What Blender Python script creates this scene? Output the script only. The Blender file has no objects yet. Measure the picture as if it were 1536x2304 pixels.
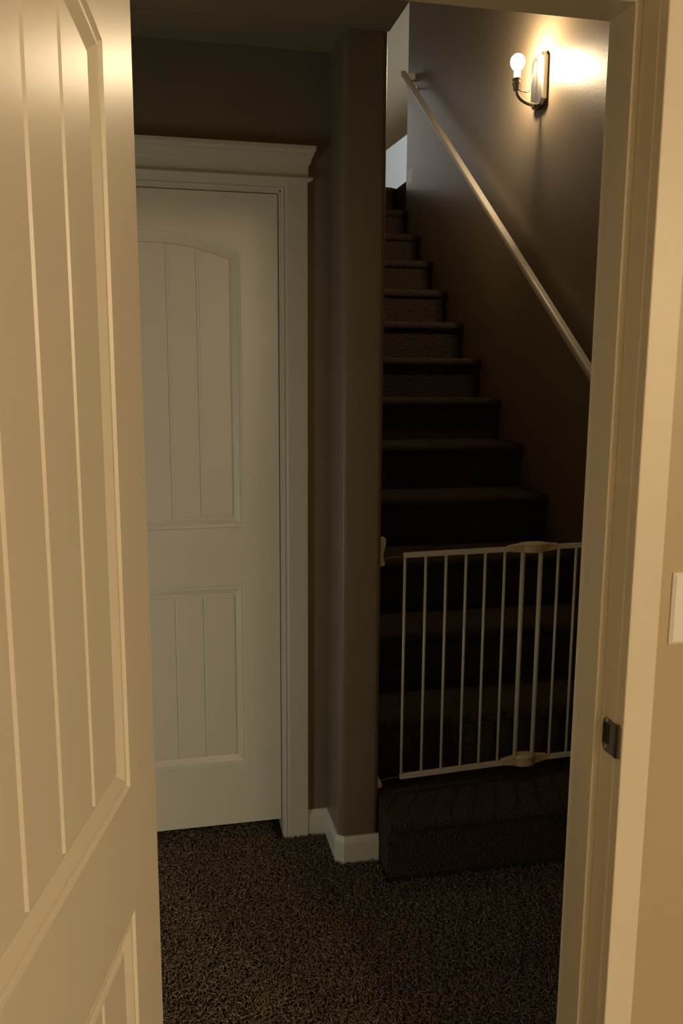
import bpy, bmesh, math, random
import numpy as np
from mathutils import Vector, Matrix

S = bpy.context.scene
COL = S.collection
rnd = random.Random(7)

# ------------------------------------------------------------------ camera
F_PX, YAW, PITCH, ROLL, EYE = 1883.9, 12.1442, -9.3637, 0.3248, 1.5504
cam_data = bpy.data.cameras.new('camera')
cam = bpy.data.objects.new('camera', cam_data)
COL.objects.link(cam)
cam_data.sensor_fit = 'VERTICAL'
cam_data.sensor_height = 24.0
cam_data.lens = 24.0 * F_PX / 2304.0
cam_data.clip_start = 0.02
_y, _p, _r = math.radians(YAW), math.radians(PITCH), math.radians(ROLL)
fw = Vector((math.sin(_y)*math.cos(_p), math.cos(_y)*math.cos(_p), math.sin(_p)))
rt = Vector((math.cos(_y), -math.sin(_y), 0))
up = rt.cross(fw)
R_ = rt*math.cos(_r) + up*math.sin(_r)
U_ = -rt*math.sin(_r) + up*math.cos(_r)
M = Matrix((R_, U_, -fw)).transposed().to_4x4()
M.translation = Vector((0, 0, EYE))
cam.matrix_world = M
S.camera = cam

# ------------------------------------------------------------------ world, exposure
W = bpy.data.worlds.new('world'); S.world = W; W.use_nodes = True
W.node_tree.nodes['Background'].inputs[0].default_value = (0.25, 0.32, 0.42, 1)
W.node_tree.nodes['Background'].inputs[1].default_value = 0.02
S.view_settings.view_transform = 'Standard'
S.view_settings.look = 'None'
S.view_settings.exposure = 0.0
S.view_settings.gamma = 1.0
S.view_settings.use_curve_mapping = False
S.cycles.max_bounces = 8
S.cycles.diffuse_bounces = 6
S.cycles.use_denoising = True
S.cycles.sample_clamp_indirect = 4.0

# ------------------------------------------------------------------ lights
def area(name, loc, target, sx, sy, power, color):
    l = bpy.data.lights.new(name, 'AREA'); l.shape = 'RECTANGLE'
    l.size, l.size_y, l.energy, l.color = sx, sy, power, color
    o = bpy.data.objects.new(name, l); COL.objects.link(o)
    o.location = loc
    o.rotation_euler = (Vector(target)-Vector(loc)).to_track_quat('-Z', 'Y').to_euler()
    return o
WARM = (1.0, 0.76, 0.43)
DAY = (0.80, 0.93, 1.0)
for _loc, _e, _c, _rad in (((3.55, -4.4, 2.28), 225.0, WARM, 0.12), ((2.05, -4.6, 2.22), 140.0, (1.0, 0.80, 0.53), 0.24)):      # room's single lamp split in two; second point added to light jamb edges
    pl = bpy.data.lights.new('room_lamp_split', 'POINT'); pl.energy = _e; pl.color = _c; pl.shadow_soft_size = _rad
    po = bpy.data.objects.new('room_lamp_split', pl); COL.objects.link(po); po.location = _loc
area('hall_daylight', (-1.52, 1.285, 0.75), (0.3, 2.6, 0.7), 0.08, 1.2, 4.9, (0.88, 1.0, 0.90))
area('landing_daylight', (1.15, 8.50, 3.85), (1.15, 5.0, 3.3), 0.8, 1.0, 4.2, (1.0, 0.94, 0.88))
area('loft_fill', (4.40, 6.9, 4.0), (2.2, 7.4, 3.5), 1.2, 1.2, 46.0, (0.84, 0.95, 1.0))  # added fill, aimed to brighten the half wall upstairs
BULB_STRENGTH = 480.0

# ------------------------------------------------------------------ materials
def mat(name, base, rough=0.5, metal=0.0, bump=0.0, scale=200.0, var=0.0, varscale=6.0, spec=0.5, emit=None, estr=0.0, detail=3.0):
    m = bpy.data.materials.new(name); m.use_nodes = True
    nt = m.node_tree; b = nt.nodes['Principled BSDF']
    b.inputs['Base Color'].default_value = (*base, 1)
    b.inputs['Roughness'].default_value = rough
    b.inputs['Metallic'].default_value = metal
    b.inputs['Specular IOR Level'].default_value = spec
    tc = nt.nodes.new('ShaderNodeTexCoord')
    if bump:
        n = nt.nodes.new('ShaderNodeTexNoise'); n.inputs['Scale'].default_value = scale
        n.inputs['Detail'].default_value = detail
        nt.links.new(tc.outputs['Object'], n.inputs['Vector'])
        bp = nt.nodes.new('ShaderNodeBump'); bp.inputs['Strength'].default_value = bump
        bp.inputs['Distance'].default_value = 0.002
        nt.links.new(n.outputs['Fac'], bp.inputs['Height'])
        nt.links.new(bp.outputs['Normal'], b.inputs['Normal'])
    if var:
        n2 = nt.nodes.new('ShaderNodeTexNoise'); n2.inputs['Scale'].default_value = varscale
        n2.inputs['Detail'].default_value = 4
        nt.links.new(tc.outputs['Object'], n2.inputs['Vector'])
        r = nt.nodes.new('ShaderNodeValToRGB')
        r.color_ramp.elements[0].position = 0.3; r.color_ramp.elements[1].position = 0.7
        r.color_ramp.elements[0].color = (*[c*(1-var) for c in base], 1)
        r.color_ramp.elements[1].color = (*[min(1, c*(1+var)) for c in base], 1)
        nt.links.new(n2.outputs['Fac'], r.inputs['Fac'])
        nt.links.new(r.outputs['Color'], b.inputs['Base Color'])
    if emit:
        b.inputs['Emission Color'].default_value = (*emit, 1)
        b.inputs['Emission Strength'].default_value = estr
    return m

M_TRIM = mat('white_trim_paint', (0.80, 0.76, 0.66), 0.38, bump=0.05, scale=120, var=0.02)
M_DOOR = mat('white_door_paint', (0.80, 0.76, 0.67), 0.30, bump=0.06, scale=160, var=0.015)
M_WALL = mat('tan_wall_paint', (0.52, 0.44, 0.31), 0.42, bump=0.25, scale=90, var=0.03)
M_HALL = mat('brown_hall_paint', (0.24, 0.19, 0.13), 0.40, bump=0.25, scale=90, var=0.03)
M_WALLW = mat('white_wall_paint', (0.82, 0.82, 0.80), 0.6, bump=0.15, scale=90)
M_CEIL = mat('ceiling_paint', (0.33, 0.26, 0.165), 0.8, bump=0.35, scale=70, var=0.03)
M_RAIL = mat('white_rail_paint', (0.78, 0.72, 0.62), 0.3, var=0.02)
M_GATE = mat('white_gate_enamel', (0.74, 0.66, 0.52), 0.35)
M_AGED = mat('yellowed_plastic', (0.66, 0.50, 0.28), 0.45)
M_NICKEL = mat('brushed_nickel', (0.55, 0.53, 0.48), 0.32, metal=1.0, bump=0.1, scale=400)
M_STEEL = mat('tarnished_steel', (0.20, 0.18, 0.16), 0.38, metal=1.0, bump=0.1, scale=300)
M_HOLE_SHADE = mat('hole_shade', (0.03, 0.025, 0.02), 0.7)  # shade of the strike plate opening, given as a dark colour
M_PLASTIC = mat('white_plastic', (0.93, 0.95, 0.97), 0.3)
M_PORC = mat('white_porcelain', (0.85, 0.82, 0.75), 0.35)
M_BULB = mat('glowing_bulb', (1, 0.9, 0.7), 0.4, emit=(1.0, 0.76, 0.47), estr=BULB_STRENGTH)
M_WOODFLOOR = mat('room_floor', (0.12, 0.09, 0.065), 0.9)

def carpet_mat():
    m = bpy.data.materials.new('brown_frieze_carpet'); m.use_nodes = True
    nt = m.node_tree; b = nt.nodes['Principled BSDF']
    b.inputs['Roughness'].default_value = 1.0
    b.inputs['Specular IOR Level'].default_value = 0.05
    tc = nt.nodes.new('ShaderNodeTexCoord')
    n = nt.nodes.new('ShaderNodeTexNoise'); n.inputs['Scale'].default_value = 170; n.inputs['Detail'].default_value = 5
    n.inputs['Distortion'].default_value = 1.2
    v = nt.nodes.new('ShaderNodeTexVoronoi'); v.inputs['Scale'].default_value = 150
    for t in (n, v): nt.links.new(tc.outputs['Object'], t.inputs['Vector'])
    r = nt.nodes.new('ShaderNodeValToRGB')
    r.color_ramp.elements[0].position = 0.30; r.color_ramp.elements[0].color = (0.045, 0.032, 0.022, 1)
    r.color_ramp.elements[1].position = 0.70; r.color_ramp.elements[1].color = (0.125, 0.095, 0.067, 1)
    nt.links.new(n.outputs['Fac'], r.inputs['Fac'])
    nt.links.new(r.outputs['Color'], b.inputs['Base Color'])
    mth = nt.nodes.new('ShaderNodeMath'); mth.operation = 'SUBTRACT'
    nt.links.new(n.outputs['Fac'], mth.inputs[0]); nt.links.new(v.outputs['Distance'], mth.inputs[1])
    bp = nt.nodes.new('ShaderNodeBump'); bp.inputs['Strength'].default_value = 1.0; bp.inputs['Distance'].default_value = 0.006
    nt.links.new(mth.outputs[0], bp.inputs['Height']); nt.links.new(bp.outputs['Normal'], b.inputs['Normal'])
    return m
M_CARPET = carpet_mat()
def tuft_mat():
    m = bpy.data.materials.new('carpet_yarn'); m.use_nodes = True
    nt = m.node_tree; b = nt.nodes['Principled BSDF']
    b.inputs['Roughness'].default_value = 1.0; b.inputs['Specular IOR Level'].default_value = 0.05
    tc = nt.nodes.new('ShaderNodeTexCoord')
    n = nt.nodes.new('ShaderNodeTexNoise'); n.inputs['Scale'].default_value = 140; n.inputs['Detail'].default_value = 2
    nt.links.new(tc.outputs['Object'], n.inputs['Vector'])
    r = nt.nodes.new('ShaderNodeValToRGB')
    r.color_ramp.elements[0].position = 0.35; r.color_ramp.elements[0].color = (0.15, 0.105, 0.070, 1)
    r.color_ramp.elements[1].position = 0.65; r.color_ramp.elements[1].color = (0.37, 0.275, 0.19, 1)
    nt.links.new(n.outputs['Fac'], r.inputs['Fac']); nt.links.new(r.outputs['Color'], b.inputs['Base Color'])
    return m
M_TUFT = tuft_mat()

# ------------------------------------------------------------------ helpers
def origin_of(parent):
    o = Vector((0, 0, 0))
    while parent is not None:
        o = o + parent.location; parent = parent.parent
    return o
def obj(name, bm, m, parent=None, smooth=False, kind=None, label=None, cat=None, loc=None, autosmooth=None):
    me = bpy.data.meshes.new(name)
    base = origin_of(parent) if parent is not None else Vector((0, 0, 0))
    if loc is not None: base = base + (Vector(loc) - base)
    bmesh.ops.recalc_face_normals(bm, faces=bm.faces[:])
    for v in bm.verts: v.co -= base
    if smooth:
        for f in bm.faces: f.smooth = True
    if autosmooth is not None:
        for f in bm.faces: f.smooth = True
        lim = math.radians(autosmooth)
        for e in bm.edges:
            if len(e.link_faces) == 2 and e.calc_face_angle(0) > lim: e.smooth = False
    bm.to_mesh(me); bm.free()
    me.materials.append(m)
    o = bpy.data.objects.new(name, me); COL.objects.link(o)
    if parent is not None:
        o.parent = parent
        if loc is not None: o.location = Vector(loc) - origin_of(parent)
    elif loc is not None: o.location = loc
    if kind: o['kind'] = kind
    if label: o['label'] = label
    if cat: o['category'] = cat
    return o
def thing(name, label, cat, loc, kind=None):
    o = bpy.data.objects.new(name, None); COL.objects.link(o); o.location = loc
    o.empty_display_size = 0.05
    o['label'] = label; o['category'] = cat
    if kind: o['kind'] = kind
    return o
def box(bm, x0, x1, y0, y1, z0, z1, bev=0.0, seg=2):
    r = bmesh.ops.create_cube(bm, size=1.0)
    vs = r['verts']
    bmesh.ops.scale(bm, vec=(x1-x0, y1-y0, z1-z0), verts=vs)
    bmesh.ops.translate(bm, vec=((x0+x1)/2, (y0+y1)/2, (z0+z1)/2), verts=vs)
    if bev:
        es = list({e for v in vs for e in v.link_edges})
        bmesh.ops.bevel(bm, geom=es, offset=bev, segments=seg, profile=0.5, affect='EDGES')
def prism(bm, pts, axis, a, b):
    """polygon pts (2-D) extruded along axis 'x','y','z' from a to b"""
    def P(p, t):
        if axis == 'x': return (t, p[0], p[1])
        if axis == 'y': return (p[0], t, p[1])
        return (p[0], p[1], t)
    A = [bm.verts.new(P(p, a)) for p in pts]; B = [bm.verts.new(P(p, b)) for p in pts]
    n = len(pts)
    bm.faces.new(A); bm.faces.new(B[::-1])
    for i in range(n):
        bm.faces.new((A[i], A[(i+1) % n], B[(i+1) % n], B[i]))
def tube(bm, pts, r, n=12, cap=True, sx=1.0):
    rings = []; pts = [Vector(p) for p in pts]
    rr = r if isinstance(r, (list, tuple)) else [r]*len(pts)
    prev = None
    for i, p in enumerate(pts):
        t = (pts[min(i+1, len(pts)-1)] - pts[max(i-1, 0)]).normalized()
        if prev is None:
            a = t.orthogonal().normalized()
        else:
            a = (prev - t*prev.dot(t)).normalized()
        prev = a; b = t.cross(a)
        rings.append([bm.verts.new(p + (a*math.cos(2*math.pi*k/n)*sx + b*math.sin(2*math.pi*k/n))*rr[i]) for k in range(n)])
    for i in range(len(rings)-1):
        for k in range(n):
            bm.faces.new((rings[i][k], rings[i][(k+1) % n], rings[i+1][(k+1) % n], rings[i+1][k]))
    if cap:
        bm.faces.new(rings[0][::-1]); bm.faces.new(rings[-1])
def lathe(bm, prof, cx, cy, n=32):
    rings = []
    for (r, z) in prof:
        rings.append([bm.verts.new((cx + r*math.cos(2*math.pi*k/n), cy + r*math.sin(2*math.pi*k/n), z)) for k in range(n)] if r > 1e-6 else [bm.verts.new((cx, cy, z))])
    for a, b in zip(rings, rings[1:]):
        if len(a) == 1 and len(b) == 1: continue
        for k in range(n):
            if len(a) == 1: bm.faces.new((a[0], b[k], b[(k+1) % n]))
            elif len(b) == 1: bm.faces.new((a[k], a[(k+1) % n], b[0]))
            else: bm.faces.new((a[k], a[(k+1) % n], b[(k+1) % n], b[k]))
    if len(rings[0]) > 1: bm.faces.new(rings[0][::-1])
    if len(rings[-1]) > 1: bm.faces.new(rings[-1])

# ------------------------------------------------------------------ key dimensions (metres, camera stands at x=y=0)
YN, YH = 1.120, 1.2325            # doorway wall: room face, hall face
XJ, XJR = 0.6674, 0.6800          # right stop face, right rabbet face
XLR = -0.057                      # left rabbet face
ZH = 2.068                        # underside of head stop
YDW = 2.6033                      # hall wall that carries the closed door
YCF = 2.4146                      # front of the stair partition
XC1, XC2 = 0.5187, 0.6466         # stair partition faces
XR = 1.6965                       # right wall of the stairs
ZC = 2.4836                       # hall ceiling
RISE, RUN, YS = 0.2047, 0.290, 3.4621
ZL = 14*RISE                      # landing level
YEND = 5.83                       # end of the right wall

def st(name, bm, m, label, loc=None, cat='wall', **k):
    return obj(name, bm, m, kind='structure', label=label, cat=cat, loc=loc, **k)

# ------------------------------------------------------------------ floors and ceilings
bm = bmesh.new(); box(bm, -1.6, XR, YH-0.06, 3.45, -0.10, 0.0)
hall_floor = st('floor', bm, M_CARPET, 'dark brown frieze carpet floor of the hall at the foot of the stairs', cat='floor')
bm = bmesh.new(); box(bm, -1.7, 4.2, -5.6, YH-0.06, -0.10, 0.0)
st('floor', bm, M_WOODFLOOR, 'floor of the room in front of the doorway, below the photo', cat='floor')
bm = bmesh.new(); box(bm, -1.6, XC2, YH, YCF+0.001, ZC, ZC+0.12); box(bm, -1.6, XC1+0.02, YCF, 2.75, ZC, ZC+0.12)
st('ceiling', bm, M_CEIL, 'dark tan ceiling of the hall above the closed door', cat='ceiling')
bm = bmesh.new(); box(bm, -1.7, 4.2, -5.6, YN, 2.49, 2.60)
st('ceiling', bm, M_WALLW, 'ceiling of the lit room in front of the doorway', cat='ceiling')
bm = bmesh.new(); box(bm, 0.5, 4.7, YN, 9.0, 5.35, 5.45)
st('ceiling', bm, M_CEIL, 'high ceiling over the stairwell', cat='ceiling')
# upper floor: landing beyond the top step and beside the end of the right wall
bm = bmesh.new()
box(bm, 0.5, XR, YS+9*RUN+0.03, 9.0, ZL-0.30, ZL-0.001, 0.02, 3); box(bm, XR-0.001, 4.7, YEND+0.0, 9.0, ZL-0.30, ZL, 0.012, 2)
st('floor', bm, M_CARPET, 'carpeted upper landing floor at the top of the stairs', cat='floor')

# ------------------------------------------------------------------ walls
XW_R, XW_L = XJR+0.018, XLR-0.018   # rough opening filled by the jamb boards
bm = bmesh.new()
box(bm, XW_R, 4.2, YN, YH, 0, 5.35); box(bm, -1.7, XW_L, YN, YH, 0, 2.6); box(bm, XW_L, XW_R, YN, YH, ZH+0.030, 5.35)
st('wall_front', bm, M_WALL, 'tan wall around the doorway, with the light switch on its right side')
bm = bmesh.new()
# back wall of hall with opening for the closed door
XDR, XDL = 0.3646, -0.3954
box(bm, -1.6, XDL-0.022, YDW, YDW+0.115, 0, ZC); box(bm, XDR+0.022, XC1+0.01, YDW, YDW+0.115, 0, ZC); box(bm, XDL-0.022, XDR+0.022, YDW, YDW+0.115, 2.107, ZC)
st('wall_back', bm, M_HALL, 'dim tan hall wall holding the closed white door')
bm = bmesh.new(); box(bm, -1.0, XC1+0.01, 3.45, 3.5, 0, ZC+0.1); box(bm, -1.05, -1.0, 2.70, 3.5, 0, ZC+0.1); box(bm, -1.05, XC1+0.01, 2.70, 3.5, ZC, ZC+0.05)
st('wall_light_stop', bm, M_WALL, 'added unseen closure keeping light out behind the closed hall door')  # added box, out of view, blocks light at the gap under the door
def rounded_pt(x0, x1, y0, y1, r, corners, n=8):
    pts = []
    def arc(cx, cy, a0, a1):
        for k in range(n+1):
            a = math.radians(a0 + (a1-a0)*k/n); pts.append((cx+r*math.cos(a), cy+r*math.sin(a)))
    arc(x0+r, y0+r, 180, 270); arc(x1-r, y0+r, 270, 360)
    pts.append((x1, y1)); pts.append((x0, y1))
    return pts
bm = bmesh.new(); prism(bm, rounded_pt(XC1, XC2, YCF, 9.0, 0.020, 2), 'z', 0, 5.35)
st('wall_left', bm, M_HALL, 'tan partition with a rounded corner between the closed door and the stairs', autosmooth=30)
# fascia above hall ceiling edge
bm = bmesh.new(); box(bm, XC2-0.12, XC2, YH, YCF+0.002, ZC+0.12, 5.35)
st('wall_upper', bm, M_HALL, 'upper wall of the stairwell over the hall ceiling edge')
bm = bmesh.new(); box(bm, XR, XR+0.12, YH, YEND, 0, 5.35, 0.004, 2)
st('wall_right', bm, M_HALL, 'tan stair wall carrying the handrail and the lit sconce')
bm = bmesh.new(); box(bm, 0.5, 4.7, 8.62, 8.75, ZL-0.3, 3.30); box(bm, 0.5, 0.72, 8.62, 8.75, 3.30, 4.40); box(bm, 1.58, 4.7, 8.62, 8.75, 3.30, 4.40); box(bm, 0.5, 4.7, 8.62, 8.75, 4.40, 5.35)
st('wall_far', bm, M_WALL, 'grey-lit wall at the far end of the upper floor')
bm = bmesh.new()
a0, a1 = (1.75, 3.68-0.77*0.452), (3.4, 3.68+0.77*1.198)
prism(bm, [(1.75, ZL), (3.4, ZL), a1, a0], 'y', 8.20, 8.32)
st('wall_half', bm, M_WALLW, 'bright white half wall with a sloping top on the upper floor')
bm = bmesh.new(); box(bm, 4.6, 4.72, 5.83, 6.2, ZL, 5.35); box(bm, 4.6, 4.72, 7.7, 8.7, ZL, 5.35); box(bm, 4.6, 4.72, 6.2, 7.7, ZL, 3.3); box(bm, 4.6, 4.72, 6.2, 7.7, 4.7, 5.35)
box(bm, XR+0.12, 4.72, 5.71, 5.83, ZL, 5.35)
st('wall_loft', bm, M_WALL, 'upper floor side walls around the added window')
# room around the camera and the left end of the hall
bm = bmesh.new(); box(bm, -1.8, -1.7, -5.7, YN, 0, 2.6); box(bm, 4.2, 4.3, -5.7, YH, 0, 2.6); box(bm, -1.8, 4.3, -5.7, -5.6, 0, 2.6)
st('wall_room', bm, M_WALL, 'tan walls of the lit room behind the camera')
bm = bmesh.new(); box(bm, -1.72, -1.6, YN, 1.245, 0, 2.6); box(bm, -1.72, -1.6, 1.42, 2.75, 0, 2.6); box(bm, -1.72, -1.6, 1.245, 1.42, 1.45, 2.6); box(bm, -1.72, -1.6, 1.245, 1.42, 0, 0.15)
st('wall_hall', bm, M_HALL, 'end wall of the hall with the daylight window, off to the left')
def window(name, label, axis, x0, x1, z0, z1, at):
    root = thing(name, label, 'window', (at, (x0+x1)/2, z0) if axis == 'x' else ((x0+x1)/2, at, z0), kind='structure')
    bm = bmesh.new(); w = 0.045
    def b(a0, a1, c0, c1):
        if axis == 'x': box(bm, at-0.03, at+0.03, a0, a1, c0, c1, 0.003)
        else: box(bm, a0, a1, at-0.03, at+0.03, c0, c1, 0.003)
    b(x0, x1, z0, z0+w); b(x0, x1, z1-w, z1); b(x0, x0+w, z0, z1); b(x1-w, x1, z0, z1); b((x0+x1)/2-0.02, (x0+x1)/2+0.02, z0, z1)
    obj('window_frame', bm, M_TRIM, root)
window('window_1', 'white framed window at the far end of the upper floor, hidden behind the partition', 'y', 0.72, 1.58, 3.30, 4.40, 8.66)
window('added_window', 'added unseen white framed window on the right side of the upper floor', 'x', 6.2, 7.7, 3.3, 4.7, 4.66)  # frame added out of view around the upstairs fill
window('window_3', 'white framed window at the left end of the hall', 'x', 1.245, 1.42, 0.15, 1.45, -1.66)

# ------------------------------------------------------------------ panel door leaf
def door_leaf(name, W_, H_, place, label, zb=((0.213, 0.824), (1.013, 1.8585)), nrm_thick=0.035):
    """leaf local (u along width, z up, n out of the visible face) -> world by place(u, n, z)"""
    ST = 0.1146; rise = 0.054
    bm = bmesh.new()
    V = lambda u, n, z: bm.verts.new(place(u, n, z))
    a = W_/2 - ST; Rr = (a*a + rise*rise)/(2*rise)
    NA = 24
    def loop(panel, d):
        z0, z1 = zb[panel]
        u0, u1 = ST+d, W_-ST-d
        pts = [(u0, z0+d), (u1, z0+d)]
        if panel == 0:
            pts += [(u1, z1-d), (u0, z1-d)]
        else:
            cz = z1 + rise - Rr; r2 = Rr-d
            for k in range(NA+1):
                u = u1 + (u0-u1)*k/NA
                pts.append((u, cz + math.sqrt(r2*r2 - (u-W_/2)**2)))
        return pts
    prof = [(0, 0), (0.0025, -0.0035), (0.0065, -0.0038), (0.0085, -0.0022), (0.012, -0.0026), (0.026, -0.0085), (0.0300, -0.0100), (0.0322, -0.0100), (0.0338, -0.0055), (0.0360, -0.0050)]
    FLD = -0.0050
    outer = [V(0, 0, 0), V(W_, 0, 0), V(W_, 0, H_), V(0, 0, H_)]
    edges = [bm.edges.new((outer[i], outer[(i+1) % 4])) for i in range(4)]
    first = []
    for p in (0, 1):
        vs = [V(u, 0, z) for u, z in loop(p, 0)]
        edges += [bm.edges.new((vs[i], vs[(i+1) % len(vs)])) for i in range(len(vs))]
        first.append(vs)
    bmesh.ops.triangle_fill(bm, use_beauty=True, use_dissolve=False, edges=edges)
    for p in (0, 1):
        prev = first[p]
        for d, n in prof[1:]:
            cur = [V(u, n, z) for u, z in loop(p, d)]
            for i in range(len(cur)):
                j = (i+1) % len(cur)
                bm.faces.new((prev[i], prev[j], cur[j], cur[i]))
            prev = cur
        # plank field with flat-bottomed grooves
        d = prof[-1][0]; z0, z1 = zb[p]
        u0, u1 = ST+d, W_-ST-d
        G = [W_/2 + k*0.0890 for k in (-1.5, -0.5, 0.5, 1.5)]
        brk = [(u0, FLD)]
        for g in G: brk += [(g-0.0045, FLD), (g-0.0028, FLD-0.0032), (g+0.0028, FLD-0.0032), (g+0.0045, FLD)]
        brk += [(u1, FLD)]
        fine = []
        for (ua, na), (ub, nb) in zip(brk, brk[1:]):
            ns = max(1, int((ub-ua)/0.015))
            for k in range(ns): fine.append((ua+(ub-ua)*k/ns, na+(nb-na)*k/ns))
        fine.append(brk[-1])
        def top(u):
            if p == 0: return z1-d
            cz = z1 + rise - Rr; r2 = Rr-d
            return cz + math.sqrt(r2*r2-(u-W_/2)**2)
        prevs = None
        for u, n in fine:
            cur = (V(u, n, z0+d), V(u, n, top(u)))
            if prevs:
                bm.faces.new((prevs[0], cur[0], cur[1], prevs[1]))
                if n < FLD or pn < FLD:
                    for zz in (z0+d, None):
                        bm.faces.new((V(pu, pn, zz or top(pu)), V(u, n, zz or top(u)), V(u, FLD+1e-4, zz or top(u)), V(pu, FLD+1e-4, zz or top(pu))))
            prevs = cur; pu, pn = u, n
    # edges and back
    bk = [V(0, -nrm_thick, 0), V(W_, -nrm_thick, 0), V(W_, -nrm_thick, H_), V(0, -nrm_thick, H_)]
    ft = [V(0, 0, 0), V(W_, 0, 0), V(W_, 0, H_), V(0, 0, H_)]
    bm.faces.new(bk[::-1])
    for i in range(4):
        j = (i+1) % 4
        bm.faces.new((ft[i], ft[j], bk[j], bk[i]))
    bmesh.ops.remove_doubles(bm, verts=bm.verts[:], dist=1e-5)
    o = place(0, 0, 0)
    return obj(name, bm, M_DOOR, kind='structure', label=label, cat='door', loc=o)

# open door (hinged on the left jamb, swung into the room)
ANG = math.radians(103.8)
HE = Vector((-0.0215, 1.088)); DD = Vector((math.cos(ANG), -math.sin(ANG))); NN = Vector((-DD.y, DD.x))
if NN.x < 0: NN = -NN
def place_open(u, n, z):
    p = HE + DD*u + NN*n
    return Vector((p.x, p.y, 0.0555+z))
d_open = door_leaf('door_1', 0.729, 2.022, place_open, 'open cream-lit white panel door standing close on the left', zb=((0.213, 0.8370), (1.001, 1.838)))
# closed hall door; u runs from its right edge leftwards
YDF = 2.6297
def place_closed(u, n, z): return Vector((XDR-0.002-u, YDF-n, 0.0535+z))
d_closed = door_leaf('door_2', 0.756, 2.030, place_closed, 'closed white two panel arch-top plank door across the hall')
# door knobs on the far stiles
def knob(parent, c, n):
    bm = bmesh.new(); n = Vector(n); c = Vector(c)
    tube(bm, [c, c+n*0.006, c+n*0.0061, c+n*0.03, c+n*0.036, c+n*0.045, c+n*0.055, c+n*0.062], [0.03, 0.03, 0.012, 0.012, 0.022, 0.027, 0.024, 0.010], 20)
    obj('door_knob', bm, M_NICKEL, parent, smooth=True)
knob(d_closed, place_closed(0.756-0.06, 0, 0.93), (0, -1, 0))
kp = place_open(0.729-0.06, 0, 0.93); knob(d_open, kp, (NN.x, NN.y, 0))
for i, hz in enumerate((0.18, 1.0, 1.80)):   # hinges on the left jamb
    bm = bmesh.new(); tube(bm, [(-0.060, 1.096, 0.0555+hz), (-0.060, 1.096, 0.0555+hz+0.09)], 0.006, 10)
    obj('hinge', bm, M_NICKEL, d_open, smooth=True)

# ------------------------------------------------------------------ near doorway frame
frame = thing('trim_1', 'white jamb and flat casing of the near doorway', 'door frame', (XJR, YN, 0), kind='structure')
YS0, YS1 = 1.160, YH                       # door stop runs from here to the hall edge
bm = bmesh.new()
box(bm, XJR, XJR+0.018, YN-0.0015, YH, 0, ZH+0.012+0.018, 0.0012)
box(bm, XLR-0.018, XLR, YN-0.0015, YH, 0, ZH+0.012+0.018, 0.0012)
box(bm, XLR, XJR, YN-0.0015, YH, ZH+0.012, ZH+0.030, 0.0012)
obj('door_jamb', bm, M_TRIM, frame)
bm = bmesh.new()
box(bm, XJ, XJR, YS0, YS1, 0, ZH+0.001, 0.0014); box(bm, XLR, XLR+0.0104, YS0, YS1, 0, ZH+0.001, 0.0014)
box(bm, XLR, XJR, YS0, YS1, ZH, ZH+0.012, 0.0025)
obj('door_stop', bm, M_TRIM, frame)
bm = bmesh.new()
box(bm, XJR+0.0035, XJR+0.0530, YN-0.018, YN, 0, ZH+0.018, 0.0022)
box(bm, XLR-0.0555, XLR-0.006, YN-0.018, YN, 0, ZH+0.018, 0.0022)
box(bm, XLR-0.0555, XJR+0.0530, YN-0.018, YN, ZH+0.018, ZH+0.10, 0.0022)
obj('casing', bm, M_TRIM, frame)
bm = bmesh.new()
for s in (1, -1):
    x = XJR+0.006 if s == 1 else XLR-0.0615
    box(bm, x, x+0.0555, YH, YH+0.018, 0, ZH+0.018, 0.002)
box(bm, XLR-0.0615, XJR+0.0615, YH, YH+0.018, ZH+0.018, ZH+0.075, 0.002)
obj('casing', bm, M_TRIM, frame)
# strike plate let into the rabbet, its curved lip wrapping the jamb edge
bm = bmesh.new()
z0, z1 = 0.958, 1.014; t = 0.0012
def plate_poly(pts, x0, x1): prism(bm, pts, 'x', x0, x1)
zc_ = (z0+z1)/2
hole = [(1.1315, zc_-0.0135), (1.150, zc_-0.0135), (1.150, zc_+0.020), (1.1315, zc_+0.020)]
out = [(YN-0.001, z0+0.001), (1.146, z0), (1.152, z0+0.006), (1.154, z0+0.012), (1.154, z1-0.012), (1.152, z1-0.006), (1.146, z1), (YN-0.001, z1-0.001)]
for xx in (XJR-t, XJR):
    ov = [bm.verts.new((xx, *p)) for p in out]; hv = [bm.verts.new((xx, *p)) for p in hole]
    es = [bm.edges.new((ov[i], ov[(i+1) % 8])) for i in range(8)] + [bm.edges.new((hv[i], hv[(i+1) % 4])) for i in range(4)]
    bmesh.ops.triangle_fill(bm, use_beauty=True, edges=es)
# lip: curls away from the opening around the jamb edge
lip = []
for k in range(9):
    a = math.radians(90*k/8)
    lip.append((XJR-t+0.0085*(1-math.cos(a)), YN-0.001-0.0145*math.sin(a), 0.5-0.10*(k/8)**2 if k < 6 else 0.5-0.10*(k/8)**2-0.04*(k-5)))
ring = []
for x, y_, hh in lip:
    h = (z1-z0)*hh
    ring.append((bm.verts.new((x, y_, zc_-h)), bm.verts.new((x, y_, zc_+h)), bm.verts.new((x+t, y_+t*0.3, zc_-h)), bm.verts.new((x+t, y_+t*0.3, zc_+h))))
for a, b in zip(ring, ring[1:]):
    bm.faces.new((a[0], b[0], b[1], a[1])); bm.faces.new((a[2], a[3], b[3], b[2])); bm.faces.new((a[1], b[1], b[3], a[3])); bm.faces.new((a[0], a[2], b[2], b[0]))
e = ring[-1]; bm.faces.new((e[0], e[2], e[3], e[1]))
strike = obj('strike_plate', bm, M_STEEL, frame, autosmooth=40)
strike['label'] = 'tarnished metal strike plate on the right jamb'
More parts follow.
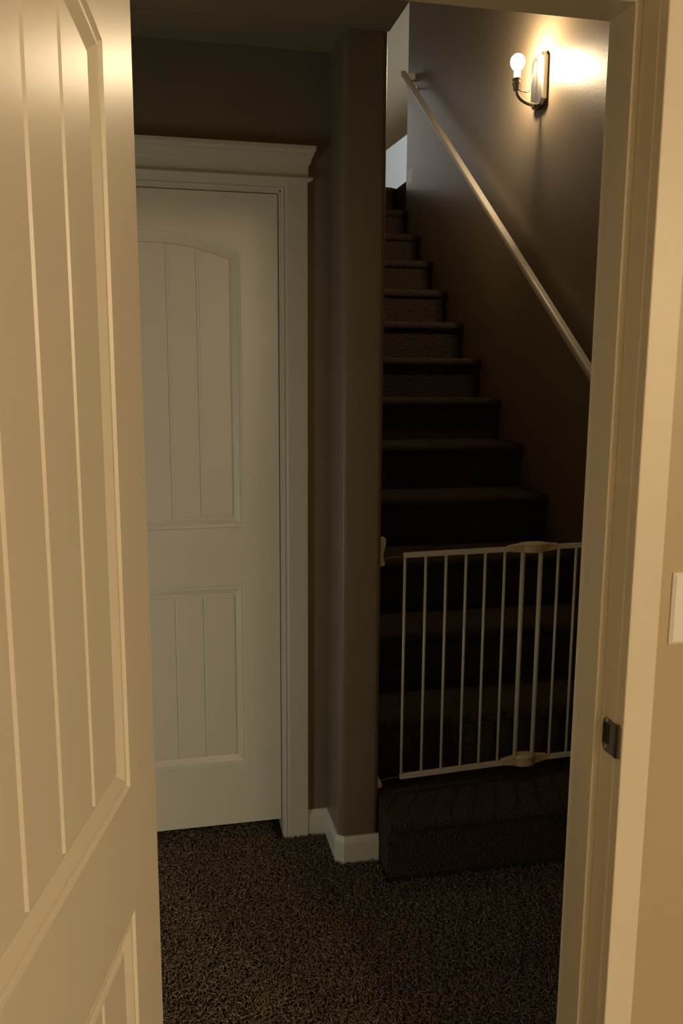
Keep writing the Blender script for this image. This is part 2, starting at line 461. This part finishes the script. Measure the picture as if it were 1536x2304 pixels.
for zz in (z0+0.0075, z1-0.0035):
    bm = bmesh.new(); tube(bm, [(XJR-t+0.0002, 1.1405, zz), (XJR-t-0.0008, 1.1405, zz), (XJR-t-0.0012, 1.1405, zz)], [0.0042, 0.0040, 0.0025], 14)
    obj('screw', bm, M_NICKEL, strike)
bm = bmesh.new(); box(bm, XJR-0.0003, XJR+0.0004, 1.131, 1.1505, zc_-0.014, zc_+0.0205)  # flat dark slab; shade of the latch opening put into its colour
obj('latch_hole_shade', bm, M_HOLE_SHADE, strike)

# ------------------------------------------------------------------ closed door casing with cornice
hf = thing('trim_2', 'white moulded casing and cornice head around the closed hall door', 'door frame', (XDR, YDW, 0), kind='structure')
bm = bmesh.new()
ZT = 2.0855
box(bm, XDR+0.0005, XDR+0.022, YDW+0.001, YDW+0.115, 0, ZT+0.022); box(bm, XDL-0.022, XDL-0.0005, YDW+0.001, YDW+0.115, 0, ZT+0.022); box(bm, XDL-0.022, XDR+0.022, YDW+0.001, YDW+0.115, ZT+0.0005, ZT+0.0215)
obj('door_jamb', bm, M_TRIM, hf)
# mitred inner beads running up the sides and across the head
bm = bmesh.new()
prof = [(0.0, 0.0), (0.0, 0.008), (0.003, 0.0115), (0.0065, 0.0115), (0.0085, 0.0085), (0.0115, 0.0085), (0.0135, 0.0135), (0.017, 0.0160), (0.0185, 0.0160)]
oX0, oX1, oZ = XDR+0.005, XDL-0.005, ZT+0.004
prev = None
for u, v in prof:
    y_ = YDW-v
    cur = [bm.verts.new((oX0+u, y_, 0)), bm.verts.new((oX0+u, y_, oZ+u)), bm.verts.new((oX1-u, y_, oZ+u)), bm.verts.new((oX1-u, y_, 0))]
    if prev:
        for i in range(3): bm.faces.new((prev[i], prev[i+1], cur[i+1], cur[i]))
    prev = cur
XO = 0.4526-0.0045
box(bm, oX0+0.0185, XO, YDW-0.0165, YDW, 0, 2.118, 0.0015); box(bm, XDL-(XO-XDR), oX1-0.0185, YDW-0.0165, YDW, 0, 2.118, 0.0015)
box(bm, oX1-0.019, oX0+0.019, YDW-0.0160, YDW, oZ+0.0185, 2.118)
obj('casing', bm, M_TRIM, hf)
# cornice: outline swept round front and both returns
bm = bmesh.new()
cp = [(0.0, 2.1135), (0.006, 2.1145), (0.0125, 2.1175), (0.0150, 2.1215), (0.0125, 2.1255), (0.006, 2.1275), (0.0015, 2.1280), (0.0015, 2.1600), (0.004, 2.1605), (0.0045, 2.1640), (0.0075, 2.1650), (0.0080, 2.1690), (0.0105, 2.1780), (0.0150, 2.1870), (0.0165, 2.1880), (0.0170, 2.1925), (0.0205, 2.1980), (0.0225, 2.2010), (0.0225, 2.2110), (0.0215, 2.2125)]
prev = None; XL2 = XDL-(XO-XDR)
for o_, z in cp:
    y_ = YDW-0.0165-o_
    cur = [bm.verts.new((XO+o_, YDW, z)), bm.verts.new((XO+o_, y_, z)), bm.verts.new((XL2-o_, y_, z)), bm.verts.new((XL2-o_, YDW, z))]
    if prev:
        for i in range(3): bm.faces.new((prev[i], prev[i+1], cur[i+1], cur[i]))
    else: bm.faces.new(cur)
    prev = cur
bm.faces.new(prev[::-1])
obj('cornice', bm, M_TRIM, hf)

# ------------------------------------------------------------------ baseboards of the hall
def sweep_base(path, name, label, h=0.092, t=0.013):
    """path: xy points, room side is to the right-hand normal given per offset"""
    pr = [(t, 0.0), (t, h-0.022), (t-0.002, h-0.014), (t-0.006, h-0.006), (t-0.0085, h), (0.0, h), (0.0, 0.0)]
    bm = bmesh.new(); P = [Vector(p) for p in path]; rings = []
    for i, p in enumerate(P):
        ns = []
        for a, b in ((i-1, i), (i, i+1)):
            if a >= 0 and b < len(P):
                d = (P[b]-P[a]).normalized(); ns.append(Vector((d.y, -d.x)))
        n = sum(ns, Vector((0, 0))).normalized(); k = 1/n.dot(ns[0])
        rings.append([bm.verts.new((p.x+n.x*o_*k, p.y+n.y*o_*k, z)) for o_, z in pr])
    for a, b in zip(rings, rings[1:]):
        for i in range(len(pr)):
            j = (i+1) % len(pr); bm.faces.new((a[i], a[j], b[j], b[i]))
    bm.faces.new(rings[0]); bm.faces.new(rings[-1][::-1])
    st(name, bm, M_TRIM, label, cat='baseboard')
sweep_base([(XO-0.001, YDW), (XC1, YDW), (XC1, YCF+0.018), (XC1+0.018, YCF), (XC2-0.0005, YCF)], 'baseboard_left', 'short white baseboard wrapping the rounded partition corner beside the closed door')
sweep_base([(-1.6, YDW), (XL2, YDW)], 'baseboard_back', 'white baseboard left of the closed hall door')
sweep_base([(XR+0.12+0.0, YEND), (XR-0.0, YEND), (XR, YEND-0.14)][::-1], 'baseboard_upper', 'piece of white baseboard round the end of the stair wall at the top', t=0.022)
for o in COL.objects:
    if o.name.startswith('baseboard_upper'): o.location.z = ZL-0.035

# ------------------------------------------------------------------ staircase
stairs = thing('staircase', 'dark brown carpeted staircase climbing away behind the safety gate', 'staircase', ((XC2+XR)/2, YS-4*RUN, 0))
for n in range(1, 15):
    yr = YS-RUN*(5-n); z1 = n*RISE; z0 = z1-RISE
    bm = bmesh.new()
    ov = 0.028; r = 0.024
    pts = [(yr, z0-0.0), (yr, z1-2*r-0.012)]
    for k in range(9):
        a = math.radians(-90 + 180*k/8)
        pts.append((yr-ov+r - r*math.cos(a), z1-r + r*math.sin(a)))
    back = yr+RUN+0.01 if n < 14 else yr+0.10
    pts += [(back, z1-0.001), (back, z0)]
    nx = 26; rings = []
    xs = [XC2+0.002 + (XR-0.002-XC2-0.002)*k/nx for k in range(nx+1)]
    for k, x in enumerate(xs):
        e = max(0.0, 1-(XR-x)/0.05)
        rings.append([bm.verts.new((x, p[0] + (0.010*e*e if j < 11 else 0) + (rnd.uniform(-.0012, .0012) if 1 < j < 11 else 0),
                                    p[1] - (0.006*e*e if 2 < j < 12 else 0) + (rnd.uniform(-.0012, .0012) if 2 < j < 11 else 0))) for j, p in enumerate(pts)])
    for a, b in zip(rings, rings[1:]):
        for i in range(len(pts)):
            j = (i+1) % len(pts); bm.faces.new((a[i], a[j], b[j], b[i]))
    bm.faces.new(rings[0]); bm.faces.new(rings[-1][::-1])
    obj('step', bm, M_CARPET, stairs, autosmooth=50)

# ------------------------------------------------------------------ handrail
hr = thing('handrail', 'white painted handrail sloping up the right stair wall', 'handrail', (XR, 2.2, 0.95))
def rail_z(y): return 1.555 + 0.7215*(y-2.972)      # height of the rail's top
bm = bmesh.new()
w_, h_ = 0.036, 0.032; xc = XR-0.068
y0_, y1_ = 2.0, 5.70
sec = []
for cx_, cz_, a0 in ((w_/2-0.009, -0.009, 0), (-w_/2+0.009, -0.009, 90)):
    for k in range(6):
        a = math.radians(a0+90*k/5); sec.append((cx_+0.009*math.cos(a), cz_+0.009*math.sin(a)))
sec += [(-w_/2, -h_+0.007), (-w_/2+0.004, -h_+0.0015), (-w_/2+0.008, -h_), (w_/2-0.008, -h_), (w_/2-0.002, -h_+0.002), (w_/2, -h_+0.007)]
A = [bm.verts.new((xc+u, y0_, rail_z(y0_)+v*1.24)) for u, v in sec]; B = [bm.verts.new((xc+u, y1_, rail_z(y1_)+v*1.24)) for u, v in sec]
bm.faces.new(A); bm.faces.new(B[::-1])
for i in range(len(sec)):
    j = (i+1) % len(sec); bm.faces.new((A[i], A[j], B[j], B[i]))
obj('rail', bm, M_RAIL, hr, autosmooth=35)
for yb in (2.35, 5.62):
    bm = bmesh.new(); zb_ = rail_z(yb)-h_*1.24
    tube(bm, [(XR+0.001, yb, zb_-0.035), (XR-0.004, yb, zb_-0.035)], 0.022, 18)
    tube(bm, [(XR, yb, zb_-0.035), (XR-0.035, yb, zb_-0.035), (XR-0.058, yb, zb_-0.028), (xc, yb, zb_-0.012), (xc, yb, zb_+0.006)], 0.006, 10)
    obj('bracket', bm, M_RAIL, hr, autosmooth=35)
bm = bmesh.new(); box(bm, xc+0.010, XR, 5.655, 5.70, rail_z(5.68)-0.050, rail_z(5.68)-0.012, 0.003)
obj('rail_return', bm, M_RAIL, hr)

# ------------------------------------------------------------------ wall sconce
YB, ZB = 3.705, 2.726
sc = thing('wall_sconce', 'single-arm brushed metal wall sconce with a bare glowing bulb', 'wall lamp', (XR, YB, ZB))
bm = bmesh.new()
hw, c_ = 0.062, 0.020
zt, zb2 = 2.945, 2.728
def octo(w, z0, z1, c): return [(YB-w+c, z0), (YB+w-c, z0), (YB+w, z0+c), (YB+w, z1-c), (YB+w-c, z1), (YB-w+c, z1), (YB-w, z1-c), (YB-w, z0+c)]
def loft(bm, loops):
    rs = [[bm.verts.new((x, *p)) for p in pts] for x, pts in loops]
    for a, b in zip(rs, rs[1:]):
        for i in range(len(a)):
            j = (i+1) % len(a); bm.faces.new((a[i], a[j], b[j], b[i]))
    bm.faces.new(rs[0]); bm.faces.new(rs[-1][::-1])
loft(bm, [(XR, octo(hw, zb2, zt, c_)), (XR-0.022, octo(hw, zb2, zt, c_)), (XR-0.026, octo(hw-0.006, zb2+0.006, zt-0.006, c_-0.002))])
obj('backplate', bm, M_NICKEL, sc)
XB = 1.578
bm = bmesh.new(); pts = []
for k in range(13):
    a = math.radians(90*k/12)
    pts.append((XR-0.028-(XR-0.028-XB)*math.sin(a), YB, ZB+0.010+0.058*(1-math.cos(a))))
tube(bm, pts, [0.0085]*4+[0.008]*9, 14)
obj('arm', bm, M_NICKEL, sc, smooth=True)
bm = bmesh.new(); zc0 = ZB+0.062
lathe(bm, [(0.010, zc0), (0.015, zc0+0.002), (0.022, zc0+0.028), (0.023, zc0+0.032), (0.017, zc0+0.034), (0.017, zc0+0.042), (0.022, zc0+0.044), (0.023, zc0+0.050), (0.017, zc0+0.052)], XB, YB, 24)
obj('socket_cup', bm, M_NICKEL, sc, autosmooth=40)
bm = bmesh.new(); lathe(bm, [(0.0155, zc0+0.050), (0.0155, zc0+0.080), (0.0135, zc0+0.082)], XB, YB, 24)
socket = obj('socket', bm, M_PORC, sc, autosmooth=40)
bm = bmesh.new(); zl = zc0+0.080
lathe(bm, [(0.013, zl), (0.014, zl+0.006), (0.023, zl+0.015), (0.030, zl+0.030), (0.0315, zl+0.043), (0.028, zl+0.057), (0.018, zl+0.068), (0.008, zl+0.073), (0.0, zl+0.074)], XB, YB, 24)
bulb = obj('bulb', bm, M_BULB, socket, smooth=True); bulb['label'] = 'bare lit light bulb'
bm = bmesh.new()
tube(bm, [(XB+0.012, YB, zc0+0.004), (XR-0.075, YB, zc0-0.002), (XR-0.062, YB, zc0+0.002), (XR-0.055, YB, zc0+0.02), (XR-0.040, YB, zc0+0.085), (XR-0.036, YB, zc0+0.13), (XR-0.030, YB, zc0+0.135)], 0.0028, 8)
obj('wire_support', bm, M_NICKEL, sc, smooth=True)

# ------------------------------------------------------------------ safety gate
YG0, YG1 = 2.462, 2.530
def gy(x): return YG0 + (YG1-YG0)*(x-0.735)/(XR-0.735)
GT, GB = 0.9925, 0.2535
gate = thing('safety_gate', 'white metal baby safety gate fixed across the foot of the stairs', 'safety gate', (0.735, YG0, GB))
def gbox(bm, x0, x1, z0, z1, hd, bev=0.0012):
    ya, yb = gy(x0), gy(x1)
    vs = []
    for x, y_ in ((x0, ya), (x1, yb)):
        for dy in (-hd, hd):
            for z in (z0, z1): vs.append(bm.verts.new((x, y_+dy, z)))
    f = [(0, 1, 3, 2), (4, 6, 7, 5), (0, 4, 5, 1), (2, 3, 7, 6), (1, 5, 7, 3), (0, 2, 6, 4)]
    fs = [bm.faces.new([vs[i] for i in t_]) for t_ in f]
    bmesh.ops.bevel(bm, geom=list({e for v in vs for e in v.link_edges}), offset=bev, segments=2, affect='EDGES')
XG1 = 1.655
for z in (GT, GB):
    bm = bmesh.new(); gbox(bm, 0.729, XG1, z-0.0075, z+0.0075, 0.0075)
    obj('rail', bm, M_GATE, gate, autosmooth=35)
bars = [0.734, 0.804, 0.873, 0.942, 1.009, 1.078]; posts = [1.143, 1.208]; bars2 = [1.273, 1.339, 1.404, 1.470, 1.535, 1.600, 1.650]
for x in bars+bars2:
    bm = bmesh.new(); tube(bm, [(x, gy(x), GB+0.004), (x, gy(x), GT-0.004)], 0.0048, 12)
    obj('bar', bm, M_GATE, gate, smooth=True)
for x in posts:
    bm = bmesh.new(); tube(bm, [(x, gy(x), GB+0.004), (x, gy(x), GT-0.004)], 0.0078, 14)
    obj('latch_post', bm, M_GATE, gate, smooth=True)
def latch(z, zr, rx, lab):
    bm = bmesh.new(); cx = 1.178; cy = gy(cx)
    n = 32
    def ring(r_x, r_y, zz): return [bm.verts.new((cx+r_x*math.cos(2*math.pi*k/n), cy+r_y*math.sin(2*math.pi*k/n), zz)) for k in range(n)]
    prof_ = [(rx*0.90, 0.022, z-zr), (rx, 0.026, z-zr+0.003), (rx, 0.026, z+zr*0.5), (rx*1.04, 0.028, z+zr*0.62), (rx*1.0, 0.026, z+zr*0.9), (rx*0.9, 0.022, z+zr)]
    rs = [ring(*p) for p in prof_]
    for a, b in zip(rs, rs[1:]):
        for k in range(n):
            bm.faces.new((a[k], a[(k+1) % n], b[(k+1) % n], b[k]))
    bm.faces.new(rs[0][::-1]); bm.faces.new(rs[-1])
    # tapering wings over the rails
    for s in (-1, 1):
        xa, xb = cx+s*rx*0.8, cx+s*(rx+0.045)
        vs = []
        for x, hz, hy in ((xa, 0.014, 0.014), (xb, 0.0085, 0.0085)):
            for dy in (-hy, hy):
                for dz in (-hz, hz): vs.append(bm.verts.new((x, gy(x)+dy, z+dz)))
        for t_ in [(0, 1, 3, 2), (4, 6, 7, 5), (0, 4, 5, 1), (2, 3, 7, 6), (1, 5, 7, 3), (0, 2, 6, 4)]: bm.faces.new([vs[i] for i in t_])
    o = obj('latch_housing', bm, M_AGED, gate, autosmooth=40); o['label'] = lab
latch(GT+0.002, 0.0155, 0.046, 'yellowed plastic latch housing on the top rail')
latch(GB+0.003, 0.0185, 0.040, 'yellowed plastic latch housing on the bottom rail')
# pressure mounts on the partition face and on the right wall
for z, top in ((GT-0.008, True), (GB-0.004, False)):
    for side in (0, 1):
        bm = bmesh.new()
        x0 = XC2 if side == 0 else XR; s = 1 if side == 0 else -1
        y_ = gy(0.66) if side == 0 else gy(XR)
        xe = 0.735 if side == 0 else XG1
        tube(bm, [(x0+s*0.010, y_, z), (xe, gy(xe), z+0.004)], 0.0022, 8)
        obj('spindle', bm, M_STEEL, gate, smooth=True)
        bm = bmesh.new()
        if top:
            prof_ = [(0.0, 0.068), (0.019, 0.068), (0.021, 0.062), (0.020, 0.048), (0.014, 0.024), (0.011, 0.006), (0.013, -0.002), (0.017, -0.006), (0.017, -0.020), (0.0, -0.022)]
        else:
            prof_ = [(0.0, 0.030), (0.003, 0.030), (0.009, 0.010), (0.013, 0.002), (0.019, -0.006), (0.019, -0.020), (0.0, -0.022)]
        prism(bm, [(x0+s*a, z+b) for a, b in prof_], 'y', y_-0.012, y_+0.012)
        bmesh.ops.bevel(bm, geom=[e for e in bm.edges], offset=0.0015, segments=2, affect='EDGES')
        o = obj('wall_bumper', bm, M_GATE, gate, autosmooth=50)

# ------------------------------------------------------------------ light switch
sw = thing('light_switch', 'white light switch plate on the tan wall right of the doorway', 'light switch', (0.797, YN, 1.195))
bm = bmesh.new()
def rect(x0, x1, z0, z1, y): return [bm.verts.new(p) for p in ((x0, y, z0), (x1, y, z0), (x1, y, z1), (x0, y, z1))]
a = rect(0.762, 0.832, 1.138, 1.252, YN); b = rect(0.762, 0.832, 1.138, 1.252, YN-0.0025); c = rect(0.7665, 0.8275, 1.1425, 1.2475, YN-0.0060)
for p, q in ((a, b), (b, c)):
    for i in range(4): bm.faces.new((p[i], p[(i+1) % 4], q[(i+1) % 4], q[i]))
bm.faces.new(c)
obj('plate', bm, M_PLASTIC, sw)
bm = bmesh.new(); box(bm, 0.7915, 0.8025, YN-0.0165, YN-0.004, 1.190, 1.206, 0.002)
obj('toggle', bm, M_PLASTIC, sw)

# ------------------------------------------------------------------ carpet pile: curled yarn tufts over the visible hall floor
def pile():
    rg = np.random.default_rng(3)
    x0, x1, y0, y1 = -0.32, 1.35, 1.26, 2.74
    sp = 0.0062
    nx, ny = int((x1-x0)/sp), int((y1-y0)/sp)
    gx, gy_ = np.meshgrid(np.arange(nx), np.arange(ny))
    X = x0+(gx.ravel()+rg.uniform(-.5, .5, nx*ny))*sp; Y = y0+(gy_.ravel()+rg.uniform(-.5, .5, nx*ny))*sp
    keep = ~((X > XC1-0.016) & (X < XC2+0.001) & (Y > YCF-0.014))
    keep &= ~((X > XDR-0.03) & (X < XC1+0.01) & (Y > YDW-0.019)) & ~((X > XC2-0.01) & (Y > YS-4*RUN-0.035))
    X, Y = X[keep], Y[keep]; N = len(X)
    ang = rg.uniform(0, 2*np.pi, N); ln = rg.uniform(0.008, 0.017, N); hh = rg.uniform(0.007, 0.013, N); rr = rg.uniform(0.0013, 0.0022, N)
    a2 = ang + rg.uniform(-1.2, 1.2, N)
    P = np.zeros((N, 3, 3))
    P[:, 0] = np.stack([X, Y, np.full(N, -0.001)], 1)
    P[:, 1] = P[:, 0] + np.stack([np.cos(ang)*ln*.35, np.sin(ang)*ln*.35, hh*.75], 1)
    P[:, 2] = P[:, 1] + np.stack([np.cos(a2)*ln*.7, np.sin(a2)*ln*.7, hh*.25], 1)
    sd = np.stack([-np.sin(ang), np.cos(ang), np.zeros(N)], 1); fwd = np.stack([np.cos(ang), np.sin(ang), np.zeros(N)], 1)
    offs = [sd, -0.5*sd-0.6*fwd+np.array([0, 0, .6]), -0.5*sd+0.6*fwd-np.array([0, 0, .6])]
    vs = np.zeros((N, 3, 3, 3))
    for r in range(3):
        for k in range(3): vs[:, r, k] = P[:, r] + offs[k]*(rr*(1.0, 1.15, 0.6)[r])[:, None]
    fl = []
    for r in range(2):
        for k in range(3):
            j = (k+1) % 3; fl.append((r*3+k, r*3+j, (r+1)*3+j, (r+1)*3+k))
    fl = np.array(fl)
    F = (np.arange(N)[:, None, None]*9 + fl[None]).reshape(-1, 4)
    me = bpy.data.meshes.new('carpet_pile')
    me.vertices.add(N*9); me.vertices.foreach_set('co', vs.reshape(-1))
    me.loops.add(F.size); me.loops.foreach_set('vertex_index', F.reshape(-1).astype(np.int32))
    me.polygons.add(len(F)); me.polygons.foreach_set('loop_start', (np.arange(len(F))*4).astype(np.int32))
    me.update(calc_edges=True); me.validate()
    me.materials.append(M_TUFT)
    o = bpy.data.objects.new('carpet_pile', me); COL.objects.link(o)
    o.parent = hall_floor; o['kind'] = 'stuff'
pile()
